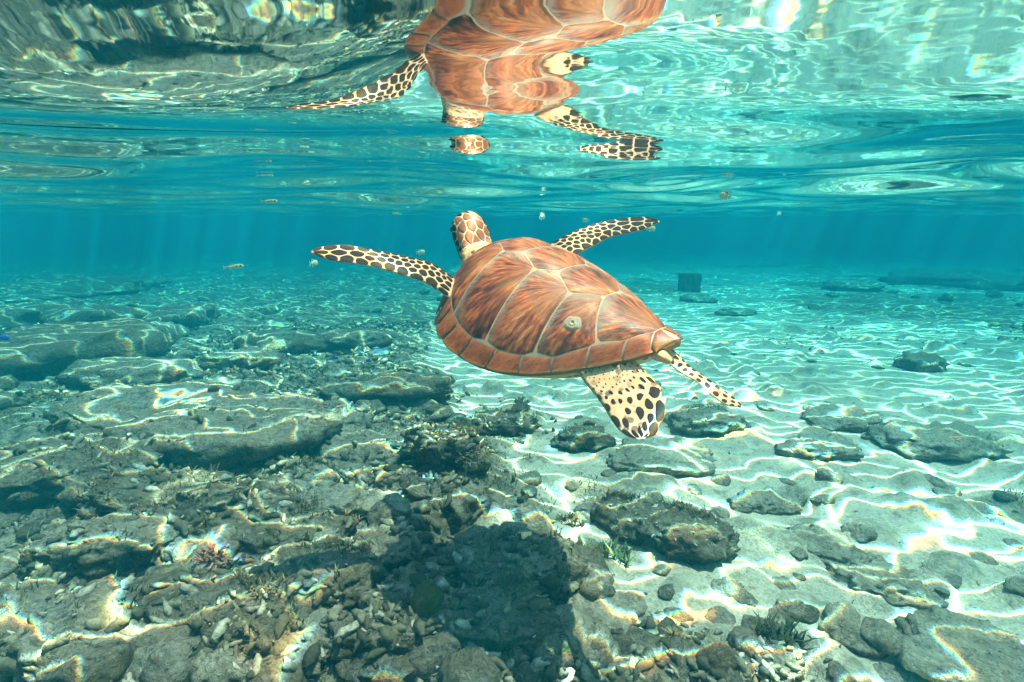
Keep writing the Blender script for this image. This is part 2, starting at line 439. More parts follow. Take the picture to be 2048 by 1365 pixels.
F3 = [(ring[k], n0 + ring[k], n0 + ring[(k + 1) % len(ring)], ring[(k + 1) % len(ring)]) for k in range(len(ring))]
carapace = obj('carapace', mesh('carapace', np.concatenate([top.reshape(-1, 3), under.reshape(-1, 3)]), F + F2 + F3, M_SEAM), turtle)
carapace.data.materials.append(flat_mat('shell_edge', (.40, .15, .06), .6, .3, 60))
for p in carapace.data.polygons[len(F) + len(F2):]: p.material_index = 1
bmc = bmesh.new(); bmc.from_mesh(carapace.data); bmesh.ops.remove_doubles(bmc, verts=bmc.verts, dist=1e-5)
bmesh.ops.recalc_face_normals(bmc, faces=bmc.faces); bmc.to_mesh(carapace.data); bmc.free()

def resample(poly, step, wob=0.0):
    out = []; n = len(poly)
    for k in range(n):
        a, b = A(poly[k]), A(poly[(k + 1) % n]); m = max(2, int(np.linalg.norm(b - a) / step))
        for j in range(m): out.append(a + (b - a) * j / m)
    return A(out)
def chaikin(P, it=1, q=.18):
    for _ in range(it):
        N = np.roll(P, -1, 0); P = np.stack([P * (1 - q) + N * q, P * q + N * (1 - q)], 1).reshape(-1, P.shape[1])
    return P
def shrink(P, g):           # move a polygon's edge in by about g
    c = P.mean(0); n = len(P)
    d = np.roll(P, -1, 0) - np.roll(P, 1, 0); nn = np.stack([d[:, 1], -d[:, 0]], 1)
    nn /= np.maximum(np.linalg.norm(nn, axis=1, keepdims=True), 1e-9)
    s = np.sign(((P - c) * nn).sum(1).mean()); return P - s * nn * g
PSC = .62                   # one unit of ph is about this many shell lengths
def scute(name, poly, aro, rim=False, h=.0024, gap=.0028):
    q = A([(x, PH(x, y) * PSC) for x, y in poly])
    q = resample(chaikin(A(q), 1, .10) if not rim else q, .016)
    q = shrink(q, gap if not rim else gap * 1.15)
    c = q.mean(0); T = A([0, .2, .4, .58, .72, .83, .91, .965, 1.0])
    pts = [c[None]] + [c + (q - c) * t for t in T[1:]]
    R = np.concatenate(pts); tt = np.concatenate([[0]] + [np.full(len(q), t) for t in T[1:]])
    x, ph = R[:, 0], R[:, 1] / PSC
    P = dome(x, ph); N = dome_n(x, ph)
    hh = .0004 + h * (1 - tt ** 5)
    lip = 0 * tt
    if rim:
        o = np.abs(ph); lo, hi = np.abs(q[:, 1]).min() / PSC, np.abs(q[:, 1]).max() / PSC
        lip = np.clip((o - lo) / max(hi - lo, 1e-4), 0, 1)
        xr = (x - q[:, 0].min()) / max(np.ptp(q[:, 0]), 1e-4)
        out = np.stack([0 * x + .25 * np.sign(x) * sm(.3, .5, np.abs(x)), np.sign(ph), 0 * x], -1)
        P = P + out * (.0085 * lip ** 1.5 * np.sin(np.clip(xr, 0, 1) * math.pi) ** .5)[:, None]
        hh = hh + .001
    P = P + N * hh[:, None]
    aq = A([aro[0], PH(*aro) * PSC])
    glo = (R - aq) / .16
    # the growth streaks fan out from above the growth centre
    fo = aq + (A([-.02, -.10 * np.sign(aq[1])]) if abs(aro[1]) > .03 else A([-.11, 0]))
    rad = (R - fo) / .16
    front = (R[:, 0] - c[0]) / max(np.ptp(q[:, 0]) / 2, 1e-3) * .8 - (R[:, 1] - c[1]) * np.sign(c[1] if abs(c[1]) > .02 else 0) / max(np.ptp(q[:, 1]) / 2, 1e-3) * .5
    n = len(q); F = [(0, 1 + j, 1 + (j + 1) % n) for j in range(n)]
    for k in range(len(T) - 2):
        a, b = 1 + k * n, 1 + (k + 1) * n
        F += [(a + j, b + j, b + (j + 1) % n, a + (j + 1) % n) for j in range(n)]
    if ((q[:, 0] * np.roll(q[:, 1], -1) - q[:, 1] * np.roll(q[:, 0], -1)).sum()) < 0: F = [f[::-1] for f in F]
    me = mesh(name, P, F, M_RIM if rim else M_SCUTE, attrs={'rad': np.concatenate([rad, 0 * rad[:, :1]], 1), 'glo': np.linalg.norm(glo * A([1.0, .8]), axis=1), 'edge': tt, 'front': front, 'lip': lip})
    return obj(name, me, carapace)
v12, v2c, v23, v3c, v34, v4c, v45 = (.268, .075), (.182, .13), (.115, .087), (-.002, .142), (-.066, .086), (-.174, .138), (-.262, .05)
c12, c23, c34, c45 = (.20, .352), (-.012, .376), (-.195, .316), (-.350, .182)
inn = [(.455, .055), (.415, .145), (.36, .222), (.294, .292), (.228, .338), (.145, .372), (.041, .388), (-.07, .374), (-.165, .339), (-.255, .286), (-.339, .202), (-.423, .118), (-.475, .038)]
outx = [.492, .468, .425, .385, .315, .215, .078, -.054, -.175, -.27, -.36, -.444, -.515]
m1 = lambda p: (p[0], -p[1])
V5b = [(-.423, .118), (-.475, .038), (-.475, -.038), (-.423, -.118)]
scute('vertebral_scute', [(.44, .105), (.455, .0), (.44, -.105), m1(v12), v12], (.31, 0))
scute('vertebral_scute', [v12, m1(v12), m1(v2c), m1(v23), v23, v2c], (.14, 0))
scute('vertebral_scute', [v23, m1(v23), m1(v3c), m1(v34), v34, v3c], (-.045, 0))
scute('vertebral_scute', [v34, m1(v34), m1(v4c), m1(v45), v45, v4c], (-.24, 0))
scute('vertebral_scute', [v45, m1(v45), m1(c45)] + [m1(p) for p in V5b[:2]] + V5b[1::-1] + [c45], (-.41, 0))
for s in (1, -1):
    f = (lambda p: p) if s == 1 else m1
    scute('costal_scute', [f(p) for p in [(.44, .105), v12, v2c, c12, inn[4], inn[3], inn[2], inn[1]]], f((.19, .20)))
    scute('costal_scute', [f(p) for p in [v2c, v23, v3c, c23, inn[6], inn[5], c12]], f((.01, .235)))
    scute('costal_scute', [f(p) for p in [v3c, v34, v4c, c34, inn[8], inn[7], c23]], f((-.14, .205)))
    scute('costal_scute', [f(p) for p in [v4c, v45, c45, inn[10], inn[9], c34]], f((-.265, .14)))
    for k in range(12):
        a, b = inn[k], inn[k + 1]
        oa, ob = (outx[k], float(SW(A(outx[k])))), (outx[k + 1], float(SW(A(outx[k + 1]))))
        scute('marginal_scute', [f(p) for p in [a, b, ob, oa]], f(((a[0] + b[0]) / 2 - .03, (a[1] + b[1]) / 2 - .03)), True, .0016)
    scute('supracaudal_scute', [f(p) for p in [inn[12], (-.478, .003), (-.556, .003), (outx[12], float(SW(A(outx[12]))))]], f((-.49, .0)), True, .0016)
scute('nuchal_scute', [(.458, .05), (.458, -.05), (.493, -.06), (.493, .06)], (.46, 0), True, .0016)

# barnacle on the left rear costal
bx, bp = -.255, PH(-.255, .205)
cP, cN = dome(bx, bp), dome_n(A(bx), A(bp))
tu = np.cross(cN, A([0, 0, 1.0])); tu /= np.linalg.norm(tu); tv = np.cross(cN, tu)
prof = [(.0, .0042), (.0022, .0044), (.0035, .0062), (.0055, .0056), (.0075, .0040), (.0088, .0046), (.0105, .0036), (.013, .0026), (.0155, .0006)]
V = []; n = 28
for j, (rr, hh) in enumerate(prof):
    for k in range(n):
        a = k / n * 2 * math.pi; w = 1 + (.12 * math.sin(2 * a + 1) + .06 * math.sin(5 * a)) * (j / 8) ** 2
        V.append(cP + (tu * math.cos(a) + tv * math.sin(a)) * rr * w + cN * (hh + .0012))
F = [(j * n + k, (j + 1) * n + k, (j + 1) * n + (k + 1) % n, j * n + (k + 1) % n) for j in range(len(prof) - 1) for k in range(n)]
obj('barnacle', mesh('barnacle', V, F, flat_mat('barnacle_chalk', (.60, .43, .30), .85, .1, 300, .4)), carapace)['label'] = 'round chalky barnacle on the shell'

# ---- skin: one mesh with trunk, neck and head, four flippers and tail
BV_, BF_ = [], []
def add_grid(P, closed=False, cap=True):
    n, m, _ = P.shape; o = sum(len(v) for v in BV_); BV_.append(P.reshape(-1, 3))
    for a in range(n - 1):
        for b in range(m if closed else m - 1):
            c = (b + 1) % m; BF_.append((o + a * m + b, o + a * m + c, o + (a + 1) * m + c, o + (a + 1) * m + b))
    if closed and cap:
        BF_.append(tuple(o + b for b in range(m))[::-1]); BF_.append(tuple(o + (n - 1) * m + b for b in range(m)))
# trunk (plastron side)
tx = np.linspace(-.53, .47, 40); ta = np.linspace(0, 2 * math.pi, 36, endpoint=False)
TP = np.zeros((40, 36, 3))
for a, x in enumerate(tx):
    w = float(SW(A(x))) * .88; e = float(dome(A(x), A(1.0))[2]) / L
    env = float(sm(-.56, -.38, x) * sm(.53, .38, x))
    for b, t in enumerate(ta):
        s = math.sin(t); TP[a, b] = A([x, w * math.cos(t), e - .015 + (.05 if s > 0 else .055 * env) * s * abs(s) ** -.25 if abs(s) > 1e-6 else e - .015]) * L
add_grid(TP, True)

def curve(P, n):
    P = A(P, ); t = np.concatenate([[0], np.cumsum(np.linalg.norm(np.diff(P, axis=0), axis=1))]); t /= t[-1]
    u = np.linspace(0, 1, n); out = np.zeros((n, P.shape[1]))
    for k in range(P.shape[1]):
        d = np.gradient(P[:, k], t); i = np.clip(np.searchsorted(t, u, side='right') - 1, 0, len(t) - 2)
        h = t[i + 1] - t[i]; s = (u - t[i]) / h
        out[:, k] = (2*s**3-3*s**2+1)*P[i, k] + (s**3-2*s**2+s)*h*d[i] + (-2*s**3+3*s**2)*P[i+1, k] + (s**3-s**2)*h*d[i+1]
    return out
class Fin:
    """a flipper between a leading and a trailing edge, u from root to tip, v across"""
    def __init__(s, lead, trail, th, up, nu=48, nv=13):
        s.a = loc(A([at(*p) for p in lead])); s.b = loc(A([at(*p) for p in trail]))
        s.a = curve(s.a, 200); s.b = curve(s.b, 200); s.th = th; s.up = loc(TT + A(up)) - loc(TT)
        U, Vv = np.meshgrid(np.linspace(0, 1, nu), np.linspace(0, 1, nv), indexing='ij')
        T = s.S(U, Vv, 0); B = s.S(U, Vv, 0, -1)
        add_grid(np.concatenate([T, B[:, ::-1][:, 1:-1]], 1), True)
        s.len = np.linalg.norm(np.diff((s.a + s.b) / 2, axis=0), axis=1).sum()
        s.ch = np.linalg.norm(s.a - s.b, axis=1)
    def S(s, u, v, off=0.0, side=1):
        u = np.clip(u, 0, 1); k = u * 199; i = np.minimum(k.astype(int), 198); f = (k - i)[..., None]
        a = s.a[i] * (1 - f) + s.a[i + 1] * f; b = s.b[i] * (1 - f) + s.b[i + 1] * f
        sp = (s.a[i + 1] + s.b[i + 1] - s.a[i] - s.b[i]); n = np.cross(sp, b - a)
        n = n / np.maximum(np.linalg.norm(n, axis=-1, keepdims=True), 1e-9)
        n = n * np.sign((n * s.up).sum(-1, keepdims=True))
        th = s.th * (1 - .72 * u) * np.sqrt(np.maximum(0, 1 - (2 * np.clip(v, 0, 1) - 1) ** 2)) * (.45 + .55 * (1 - v))
        th = th * np.sqrt(np.maximum(0, 1 - u ** 8))
        return a * (1 - v[..., None]) + b * v[..., None] + n * (side * th + off)[..., None]

finLF = Fin([(925, 575, 1.14), (900, 553, 1.145), (860, 527, 1.15), (800, 512, 1.155), (740, 499, 1.155), (690, 491, 1.15), (650, 493, 1.14), (626, 500, 1.125), (622, 504, 1.12)],
            [(915, 612, 1.10), (893, 594, 1.10), (856, 570, 1.10), (805, 551, 1.10), (760, 538, 1.10), (702, 527, 1.10), (664, 522, 1.105), (636, 513, 1.115), (623, 506, 1.12)], .012, (0, -.25, 1))
finRF = Fin([(1080, 505, 1.345), (1105, 487, 1.36), (1150, 463, 1.385), (1200, 446, 1.40), (1250, 437, 1.415), (1290, 434.5, 1.42), (1310, 438, 1.415), (1319, 443, 1.41)],
            [(1135, 525, 1.30), (1165, 504, 1.32), (1192, 490, 1.335), (1222, 475, 1.35), (1262, 466, 1.37), (1290, 459, 1.385), (1308, 450, 1.40), (1319, 444.5, 1.41)], .012, (0, -.25, 1))
finLH = Fin([(1190, 690, .975), (1262, 715, .955), (1290, 742, .94), (1310, 761, .93), (1324, 778, .92), (1323, 795, .905), (1331, 817, .895), (1328, 836, .885), (1317, 852, .875), (1314, 868, .87), (1292, 876, .865)],
            [(1120, 700, .955), (1150, 735, .945), (1168, 764, .93), (1182, 781, .92), (1196, 799, .91), (1213, 824, .895), (1226, 846, .88), (1237, 860, .873), (1248, 869, .868), (1262, 876, .865), (1276, 879, .864)], .010, (0, -1, .3), 48, 15)
finRH = Fin([(1335, 690, 1.01), (1354, 711, 1.00), (1384, 740, .985), (1409, 757, .97), (1452, 785, .95), (1476, 803, .935), (1487, 815, .93)],
            [(1310, 710, .97), (1336, 728, .96), (1360, 745, .945), (1393, 764, .93), (1425, 793, .92), (1450, 810, .92), (1486, 817, .929)], .010, (0, -1, .3), 36, 9)

# neck and head: rings along a path
HP = A([loc(at(985, 590, 1.26)), loc(at(972, 555, 1.305)), loc(at(960, 526, 1.345)), loc(at(953, 503, 1.37)), loc(at(947, 484, 1.385)), loc(at(941, 467, 1.40)), loc(at(936, 455, 1.415)), loc(at(929, 447, 1.435)), loc(at(921, 444, 1.455))])
HR = A([.052, .049, .0455, .0450, .0465, .0465, .0430, .0350, .0140])
HN = 46; HA = np.linspace(-math.pi, math.pi, 40, endpoint=False)
hc = curve(HP, HN); hr = curve(np.stack([HR, HR], 1) + np.stack([np.linspace(0, 1, 9) * 1e-9] * 2, 1), HN)[:, 0]
tkn = np.concatenate([[0], np.cumsum(np.linalg.norm(np.diff(HP, axis=0), axis=1))]); tkn /= tkn[-1]
hr = pchip(tkn, HR, np.linspace(0, 1, HN))
h_ax = np.gradient(hc, axis=0); h_ax /= np.linalg.norm(h_ax, axis=1, keepdims=True)
crown = loc(TT + A([.18, -1.0, .38])) - loc(TT)          # the crown faces back and up
h_up = crown - (h_ax @ crown)[:, None] * h_ax; h_up /= np.linalg.norm(h_up, axis=1, keepdims=True)
h_rt = np.cross(h_ax, h_up)
def head(u, th, off=0.0):
    k = np.clip(u, 0, 1) * (HN - 1); i = np.minimum(k.astype(int), HN - 2); f = (k - i)
    g = lambda q: q[i] * (1 - f)[..., None] + q[i + 1] * f[..., None]
    r = hr[i] * (1 - f) + hr[i + 1] * f
    up, rt = g(h_up), g(h_rt)
    hd = sm(.45, .6, u)
    cu, su = np.cos(th), np.sin(th)
    ru = r * (1 - .16 * hd * np.maximum(cu, 0)) + off; rs = r * (1 - .04 * hd) + off
    return g(hc) + up * (ru * cu)[..., None] + rt * (rs * su)[..., None]
U, TH = np.meshgrid(np.linspace(0, 1, HN), HA, indexing='ij')
add_grid(head(U, TH), True)
# tail
tl = curve(A([loc(at(1300, 700, .97)), loc(at(1322, 712, .945)), loc(at(1334, 719, .925)), loc(at(1342, 724, .915))]), 10)
tr_ = np.interp(np.linspace(0, 1, 10), [0, .6, .9, 1], [.014, .0095, .007, .002])
dx = np.gradient(tl, axis=0); dx /= np.linalg.norm(dx, axis=1, keepdims=True)
e1 = np.cross(dx, A([0, 0, 1.0])); e1 /= np.linalg.norm(e1, axis=1, keepdims=True); e2 = np.cross(dx, e1)
an = np.linspace(0, 2 * math.pi, 12, endpoint=False)
add_grid(np.stack([tl + (e1 * math.cos(a) + e2 * math.sin(a)) * tr_[:, None] for a in an], 1), True)
body = obj('body', mesh('body', np.concatenate(BV_), BF_, M_SKIN), turtle)
bmb = bmesh.new(); bmb.from_mesh(body.data); bmesh.ops.recalc_face_normals(bmb, faces=bmb.faces); bmb.to_mesh(body.data); bmb.free()

# scales: cells of a Voronoi diagram on the flipper, each a thin raised plate
def clip_half(P, n, c):
    out = []
    for k in range(len(P)):
        a, b = P[k], P[(k + 1) % len(P)]; da, db = a @ n - c, b @ n - c
        if da <= 0: out.append(a)
        if (da < 0 < db) or (db < 0 < da): out.append(a + (b - a) * da / (da - db))
    return A(out) if len(out) > 2 else None
def cells(S, dom):
    res = []
    for k, s in enumerate(S):
        P = A(dom, ).astype(float)
        for j in np.argsort(((S - s) ** 2).sum(1))[1:22]:
            n = S[j] - s
            P = clip_half(P, n, n @ (S[j] + s) / 2)
            if P is None: break
        res.append(P)
    return res
def poisson(dom, rad, tries, R, metric):
    pts = []
    lo, hi = dom
    for _ in range(tries):
        p = A([R.uniform(lo[0], hi[0]), R.uniform(lo[1], hi[1])]); r = rad(p)
        if all(np.linalg.norm((p - q) * metric) > .5 * (r + rr) for q, rr in pts): pts.append((p, r))
    return A([p for p, _ in pts])
def plate(surf, q, mat, proud, parent, centre=None):
    c = q.mean(0); n = len(q); T = [.55, .88, 1.0]
    R = np.concatenate([c[None]] + [c + (q - c) * t for t in T]); e = np.concatenate([[0]] + [np.full(n, t) for t in T])
    P = surf(R[:, 0], R[:, 1], proud * np.where(e > .95, .15, 1.0))
    F = [(0, 1 + j, 1 + (j + 1) % n) for j in range(n)]
    for k in range(2):
        a, b = 1 + k * n, 1 + (k + 1) * n; F += [(a + j, b + j, b + (j + 1) % n, a + (j + 1) % n) for j in range(n)]
    return obj('scale', mesh('scale', P, F, mat, attrs={'edge': e}), parent)
def scales_on(fin, rad, seed, gap, fill=lambda u, v: 1.0, u0=.12, metric_v=.26, limit=120, mat=M_SCD):
    R = np.random.default_rng(seed); met = A([1.0, metric_v])
    S = poisson(((u0, .03), (.985, .97)), rad, 6000, R, met)
    Sm = S * met; dom = [(u0 - .02, .0), (.992, .0), (.992, metric_v), (u0 - .02, metric_v)]
    for _ in range(2):
        Sm = A([c.mean(0) if c is not None else s for c, s in zip(cells(Sm, dom), Sm)])
    n = 0
    for c in cells(Sm, dom):
        if c is None or n >= limit: continue
        m = c.mean(0); fl = fill(m[0], m[1] / metric_v)
        if fl <= 0: continue
        q = chaikin(c, 2, .22); q = q[::2] if len(q) > 24 else q
        size = np.sqrt(abs((q[:, 0] * np.roll(q[:, 1], -1) - q[:, 1] * np.roll(q[:, 0], -1)).sum()) / 2)
        k = max(.25, 1 - 2 * gap / size) * fl
        q = m + (q - m) * k
        plate(lambda u, v, o, f=fin: f.S(u, v, o), q / met, mat, .0009, body); n += 1
def rad_front(p):
    u, v = p
    if v > .70: return .075 if u < .55 else .065
    if u < .5: return .038 + .025 * abs(v - .4)
    return .042 + .06 * sm(.5, .8, u)
scales_on(finLF, rad_front, 3, .0052, u0=.10)
scales_on(finRF, rad_front, 4, .0052, u0=.12)
def rad_hind(p):
    u, v = p
    return .034 + .072 * float(sm(.35, .75, u)) + .06 * float(sm(.3, .05, v)) * float(sm(.3, .6, u))
HR_ = random.Random(4)
def fill_hind(u, v):
    return .36 + .36 * float(sm(.40, .60, u)) + .22 * float(sm(.65, .85, u)) + .25 * float(sm(.35, .1, v)) * float(sm(.2, .5, u)) + .15 * float(sm(.75, .95, v)) - .16 * HR_.random()
scales_on(finLH, rad_hind, 8, .008, fill_hind, .26, .72, 90)
scales_on(finRH, lambda p: .085, 5, .012, lambda u, v: .78, .15, .22, 40)
# head shields
HM = A([1.0, .255])
hs = [(.90, -.18), (.905, .22), (.83, .0), (.745, -.52), (.735, .0), (.745, .52), (.63, -.30), (.625, .32), (.66, -.85), (.655, .85), (.83, -.62), (.83, .62),
      (.585, -.75), (.58, .80), (.575, .02), (.64, -1.25), (.56, -1.18), (.72, -1.28), (.64, 1.25), (.56, 1.2), (.72, 1.28), (.80, 1.15), (.81, -1.1), (.60, -1.6), (.68, -1.65), (.60, 1.6), (.68, 1.65), (.87, -1.0), (.87, 1.0), (.52, -1.5)]
Sm = A(hs) * HM
for (u, t), c in zip(hs, cells(Sm, [(.53, -1.85 * .255), (.96, -1.85 * .255), (.96, 1.85 * .255), (.53, 1.85 * .255)])):
    if c is None: continue
    q = chaikin(c, 2, .16); m = q.mean(0); size = np.sqrt(abs((q[:, 0] * np.roll(q[:, 1], -1) - q[:, 1] * np.roll(q[:, 0], -1)).sum()) / 2)
    q = m + (q - m) * max(.4, 1 - .015 / size)
    plate(lambda a, b, o: head(a, b, o), q / HM, M_SCR if abs(t) < 1.0 and u < .88 else M_SCD, .0010, body)
# dark freckles on the nape
NS = poisson(((.34, -1.7), (.515, 1.7)), lambda p: .026, 900, np.random.default_rng(6), HM)
for k, c in enumerate(NS[:46]):
    a = np.arange(7) * 2 * math.pi / 7; rr = .0065 + .004 * ((k * 37) % 10) / 10
    plate(lambda u, b, o: head(u, b, o), c + np.stack([np.cos(a), np.sin(a)], 1) * rr / HM, M_SCD, .0005, body)
# eyes and beak
def ball(r, n=12):
    bm = bmesh.new(); bmesh.ops.create_icosphere(bm, subdivisions=3, radius=r); me = bpy.data.meshes.new('ball'); bm.to_mesh(me); bm.free()
    me.polygons.foreach_set('use_smooth', [True] * len(me.polygons)); return me
M_EYE = flat_mat('eye_black', (.012, .010, .010), .08, .6)
M_BEAK = flat_mat('beak_horn', (.62, .58, .48), .45, .4)
for s in (-1, 1):
    me = ball(.0085); me.materials.append(M_EYE)
    P = head(A([.845]), A([s * 1.45]), -.003)[0]; obj('eye', me, body, P)
bu, bt = np.meshgrid(np.linspace(.925, 1.0, 8), HA, indexing='ij'); P = head(bu, bt, .0012)
i0 = np.arange(8 * 40).reshape(8, 40)
obj('beak', mesh('beak', P.reshape(-1, 3), [(i0[a, b], i0[a, (b + 1) % 40], i0[a + 1, (b + 1) % 40], i0[a + 1, b]) for a in range(7) for b in range(40)] + [tuple(i0[7])], M_BEAK), body)

# ------------------------------------------------------------------ reef rocks
_ico = {}
def ico(n):
    if n not in _ico:
        bm = bmesh.new(); bmesh.ops.create_icosphere(bm, subdivisions=n, radius=1.0)
        bm.verts.ensure_lookup_table()
        _ico[n] = (A([v.co[:] for v in bm.verts]), A([[v.index for v in f.verts] for f in bm.faces])); bm.free()
    return _ico[n]
def rock_mesh(name, sx, sy, sz, seed, mat, sub=4, rough=1.0, flat=0.0, knob=0.0):
    U, F = ico(sub); off = A([seed * 3.7 % 91, seed * 7.3 % 57, seed * 1.9 % 77])
    r = 1 + .32 * fbm(U * 1.15 + off, 3, seed) + .12 * ridged(U * 2.4 + off, 3, seed + 3)
    P = U * r[:, None]
    if flat:                                    # bedded slab: planed top, undercut flank
        P[:, 2] = np.where(P[:, 2] > 0, np.tanh(P[:, 2] / (1.02 - flat)) * (1.02 - flat), P[:, 2])
        h = np.hypot(P[:, 0], P[:, 1]); und = 1 - .28 * sm(.1, -.6, P[:, 2]); P[:, 0] *= und; P[:, 1] *= und
    P = P * A([sx, sy, sz]) / 2
    m = (sx * sy * sz) ** (1 / 3)
    d = .024 * ridged(P * 16 + off, 4, seed + 11) + .015 * fbm(P * 48 + off, 3, seed + 17, .65) + .16 * m * fbm(P * (2.2 / max(m, .05)) + off, 3, seed + 5)
    if knob: d = d + knob * np.maximum(0, vnoise(P * 48 + off, seed + 23)) ** 1.0
    if flat:                                    # dust-smoothed top
        d = d * (1 - .6 * sm(.55, .95, U[:, 2]))
    P = P + U * (d * rough * min(1.0, m / .12))[:, None]
    return mesh(name, P, F, mat)
def place(px, py, wpx, hpx, k=.45):
    """pixel box of a rock -> base point on the seabed and size in metres"""
    B = hit(px, py + hpx * .30); D = np.linalg.norm(B - CAM); e = math.asin((CAM[2] - B[2]) / D)
    sx = wpx * D / FPX; sz = sx * k
    sy = min(max((hpx * D / FPX - sz * .6 * math.cos(e)) / math.sin(e), .5 * sx), 1.5 * sx)
    return B, sx, sy, sz
ROCKS = [ # px, py, w, h, height ratio, yaw, material, flat, label
 (350, 850, 470, 130, .30, -.18, 'R', .62, 'long flat-topped grey slab, widest on the reef, with a dark undercut edge'),
 (628, 838, 185, 75, .34, -.12, 'R', .45, 'short flat slab lying against the end of the long grey slab'),
 (70, 940, 270, 130, .36, .1, 'D', .4, 'dark weed-covered block with a black overhang beside the long slab'),
 (265, 748, 200, 62, .35, .0, 'R', .4, 'smooth low boulder behind the long grey slab'),
 (90, 700, 250, 110, .40, .2, 'D', .2, 'mossy dark mound behind the weed-covered block'),
 (285, 668, 90, 62, .55, .0, 'P', 0, 'rounded pale boulder standing beyond the mossy dark mound'),
 (365, 630, 110, 70, .5, .3, 'D', .2, 'dark hump of reef far behind the rounded pale boulder'),
 (110, 575, 230, 46, .15, .0, 'D', .3, 'wide low reef ledge fading into the blue water'),
 (415, 770, 110, 46, .4, .2, 'P', .5, 'white-topped flat stone on the far rim of the long slab'),
 (245, 785, 90, 34, .4, -.2, 'R', .5, 'thin plate of rock leaning on the long slab'),
 (665, 995, 115, 70, .55, .1, 'P', .1, 'smooth egg-shaped boulder half sunk in the sand patch'),
 (768, 1005, 95, 52, .45, -.2, 'P', .1, 'flattened oval boulder beside the egg-shaped boulder'),
 (915, 1000, 90, 105, .95, .3, 'R', 0, 'upright knobbly rock with a pale cap at the edge of the sand'),
 (985, 1035, 70, 70, .7, .8, 'P', .1, 'pale stone leaning on the upright knobbly rock'),
 (1325, 905, 225, 66, .26, .05, 'P', .5, 'flat tawny rock with a shadowed underside below the hind flipper'),
 (1425, 840, 130, 62, .4, .1, 'R', .2, 'rough green-grey rock just behind the hind flipper tip'),
 (1255, 1030, 90, 90, .65, .2, 'D', .1, 'dark brown rock pushed up against the black-sided boulder'),
 (1370, 1060, 165, 110, .52, -.25, 'D', .35, 'black-sided boulder with a bright flat top on the sand'),
 (990, 1130, 190, 130, .55, .3, 'D', .1, 'big dark lump of reef lying in the turtle shadow'),
 (800, 1085, 110, 90, .6, -.2, 'R', .1, 'blocky rock beside the shadowed lump of reef'),
 (1100, 1130, 110, 100, .55, .5, 'R', .1, 'grey rock on the sunny side of the shadowed lump'),
 (965, 1235, 260, 120, .40, .1, 'D', .1, 'broad shaded boulder in front of the shadowed lump'),
 (1215, 1210, 150, 80, .40, -.1, 'P', .3, 'pale domed boulder beside the turtle shadow'),
 (730, 890, 190, 110, .42, .2, 'R', .1, 'rough mound of coral rock topped with brown weed'),
 (880, 890, 150, 80, .5, -.3, 'D', .1, 'craggy rock holding the feathery coral'),
 (800, 770, 190, 80, .4, .1, 'D', .1, 'crusted brown reef lump under the shell edge'),
 (1000, 850, 140, 50, .42, .0, 'D', .3, 'low dark rock with a scalloped edge below the shell'),
 (1165, 875, 110, 60, .5, .2, 'D', .1, 'small craggy outcrop on the sand under the hind flipper'),
 (540, 1060, 230, 120, .38, -.3, 'D', .1, 'weedy hummock in the rubble beyond the egg-shaped boulder'),
 (330, 1000, 260, 90, .36, -.2, 'D', .2, 'ragged ledge running below the long grey slab'),
 (210, 1090, 220, 90, .38, .2, 'R', .1, 'lumpy rock in the dark rubble field'),
 (620, 1160, 240, 120, .38, .1, 'D', .1, 'crumbling brown rock crossed by rubble'),
 (420, 1230, 260, 120, .36, -.4, 'D', .15, 'weathered rock ridge at the sandy hollow'),
 (150, 1270, 280, 130, .34, -.35, 'R', .3, 'slanting pale-edged plate in the rubble'),
 (560, 1310, 160, 80, .38, .3, 'R', .1, 'cracked round stone beside the sandy hollow'),
 (820, 1180, 120, 80, .5, .2, 'R', .1, 'speckled rock beside the olive sponge'),
 (770, 1265, 170, 90, .45, .1, 'D', .1, 'brown pitted rock under the olive sponge'),
 (1330, 1335, 170, 70, .34, .1, 'D', .1, 'dark crumbly rock beside the seaweed clump'),
 (1545, 1325, 110, 60, .4, .2, 'D', .1, 'weed-grown rock at the foot of the seaweed'),
 (1960, 1310, 170, 110, .34, -.5, 'P', .2, 'ribbed rock poking out of the bright sand'),
 (1655, 1090, 120, 62, .32, -.5, 'P', .2, 'long low stone half buried in rippled sand'),
 (1760, 1150, 130, 60, .24, -.5, 'P', .2, 'sloping stone next to the long low stone'),
 (1640, 890, 130, 50, .32, .0, 'P', .3, 'smooth buried stone in the middle of the sand flat'),
 (1690, 835, 120, 46, .3, .1, 'P', .1, 'dark green rock on the open sand flat'),
 (1890, 880, 190, 46, .26, .0, 'P', .3, 'wide sand-dusted rock on the open flat'),
 (1535, 1000, 110, 44, .3, .1, 'P', .2, 'flat buried stone near the black-sided boulder'),
 (1960, 562, 230, 34, .10, .0, 'D', .2, 'long dim reef bank on the deep side'),
 (1715, 572, 80, 20, .22, .0, 'R', .1, 'dim dark stone on the far sand'),
 (1845, 728, 60, 32, .55, .1, 'R', .0, 'small peaked rock on the far sand'),
 (1400, 597, 60, 18, .25, .0, 'R', .1, 'low dark stone in front of the square block'),
 (1480, 625, 70, 18, .22, .0, 'R', .1, 'flat dark stone beyond the shell tail'),
 (560, 690, 160, 60, .4, .0, 'D', .1, 'reef hummock beyond the white-topped stone'),
 (480, 720, 120, 46, .4, .2, 'R', .2, 'grey block beyond the white-topped stone'),
 (700, 680, 130, 50, .42, .0, 'D', .1, 'dark coral head on the rubble behind the shell rim'),
 (200, 640, 150, 50, .4, .0, 'D', .2, 'sunken ledge beyond the mossy dark mound'),
 (30, 640, 160, 60, .4, .0, 'D', .2, 'shaded reef hump beside the sunken ledge'),
]
SINK = lambda m: .02 if m == 'P' else .16
MATS = {'R': M_ROCK, 'D': M_DARK, 'P': M_PALE}
ROCK_AT, TURFED = [], []
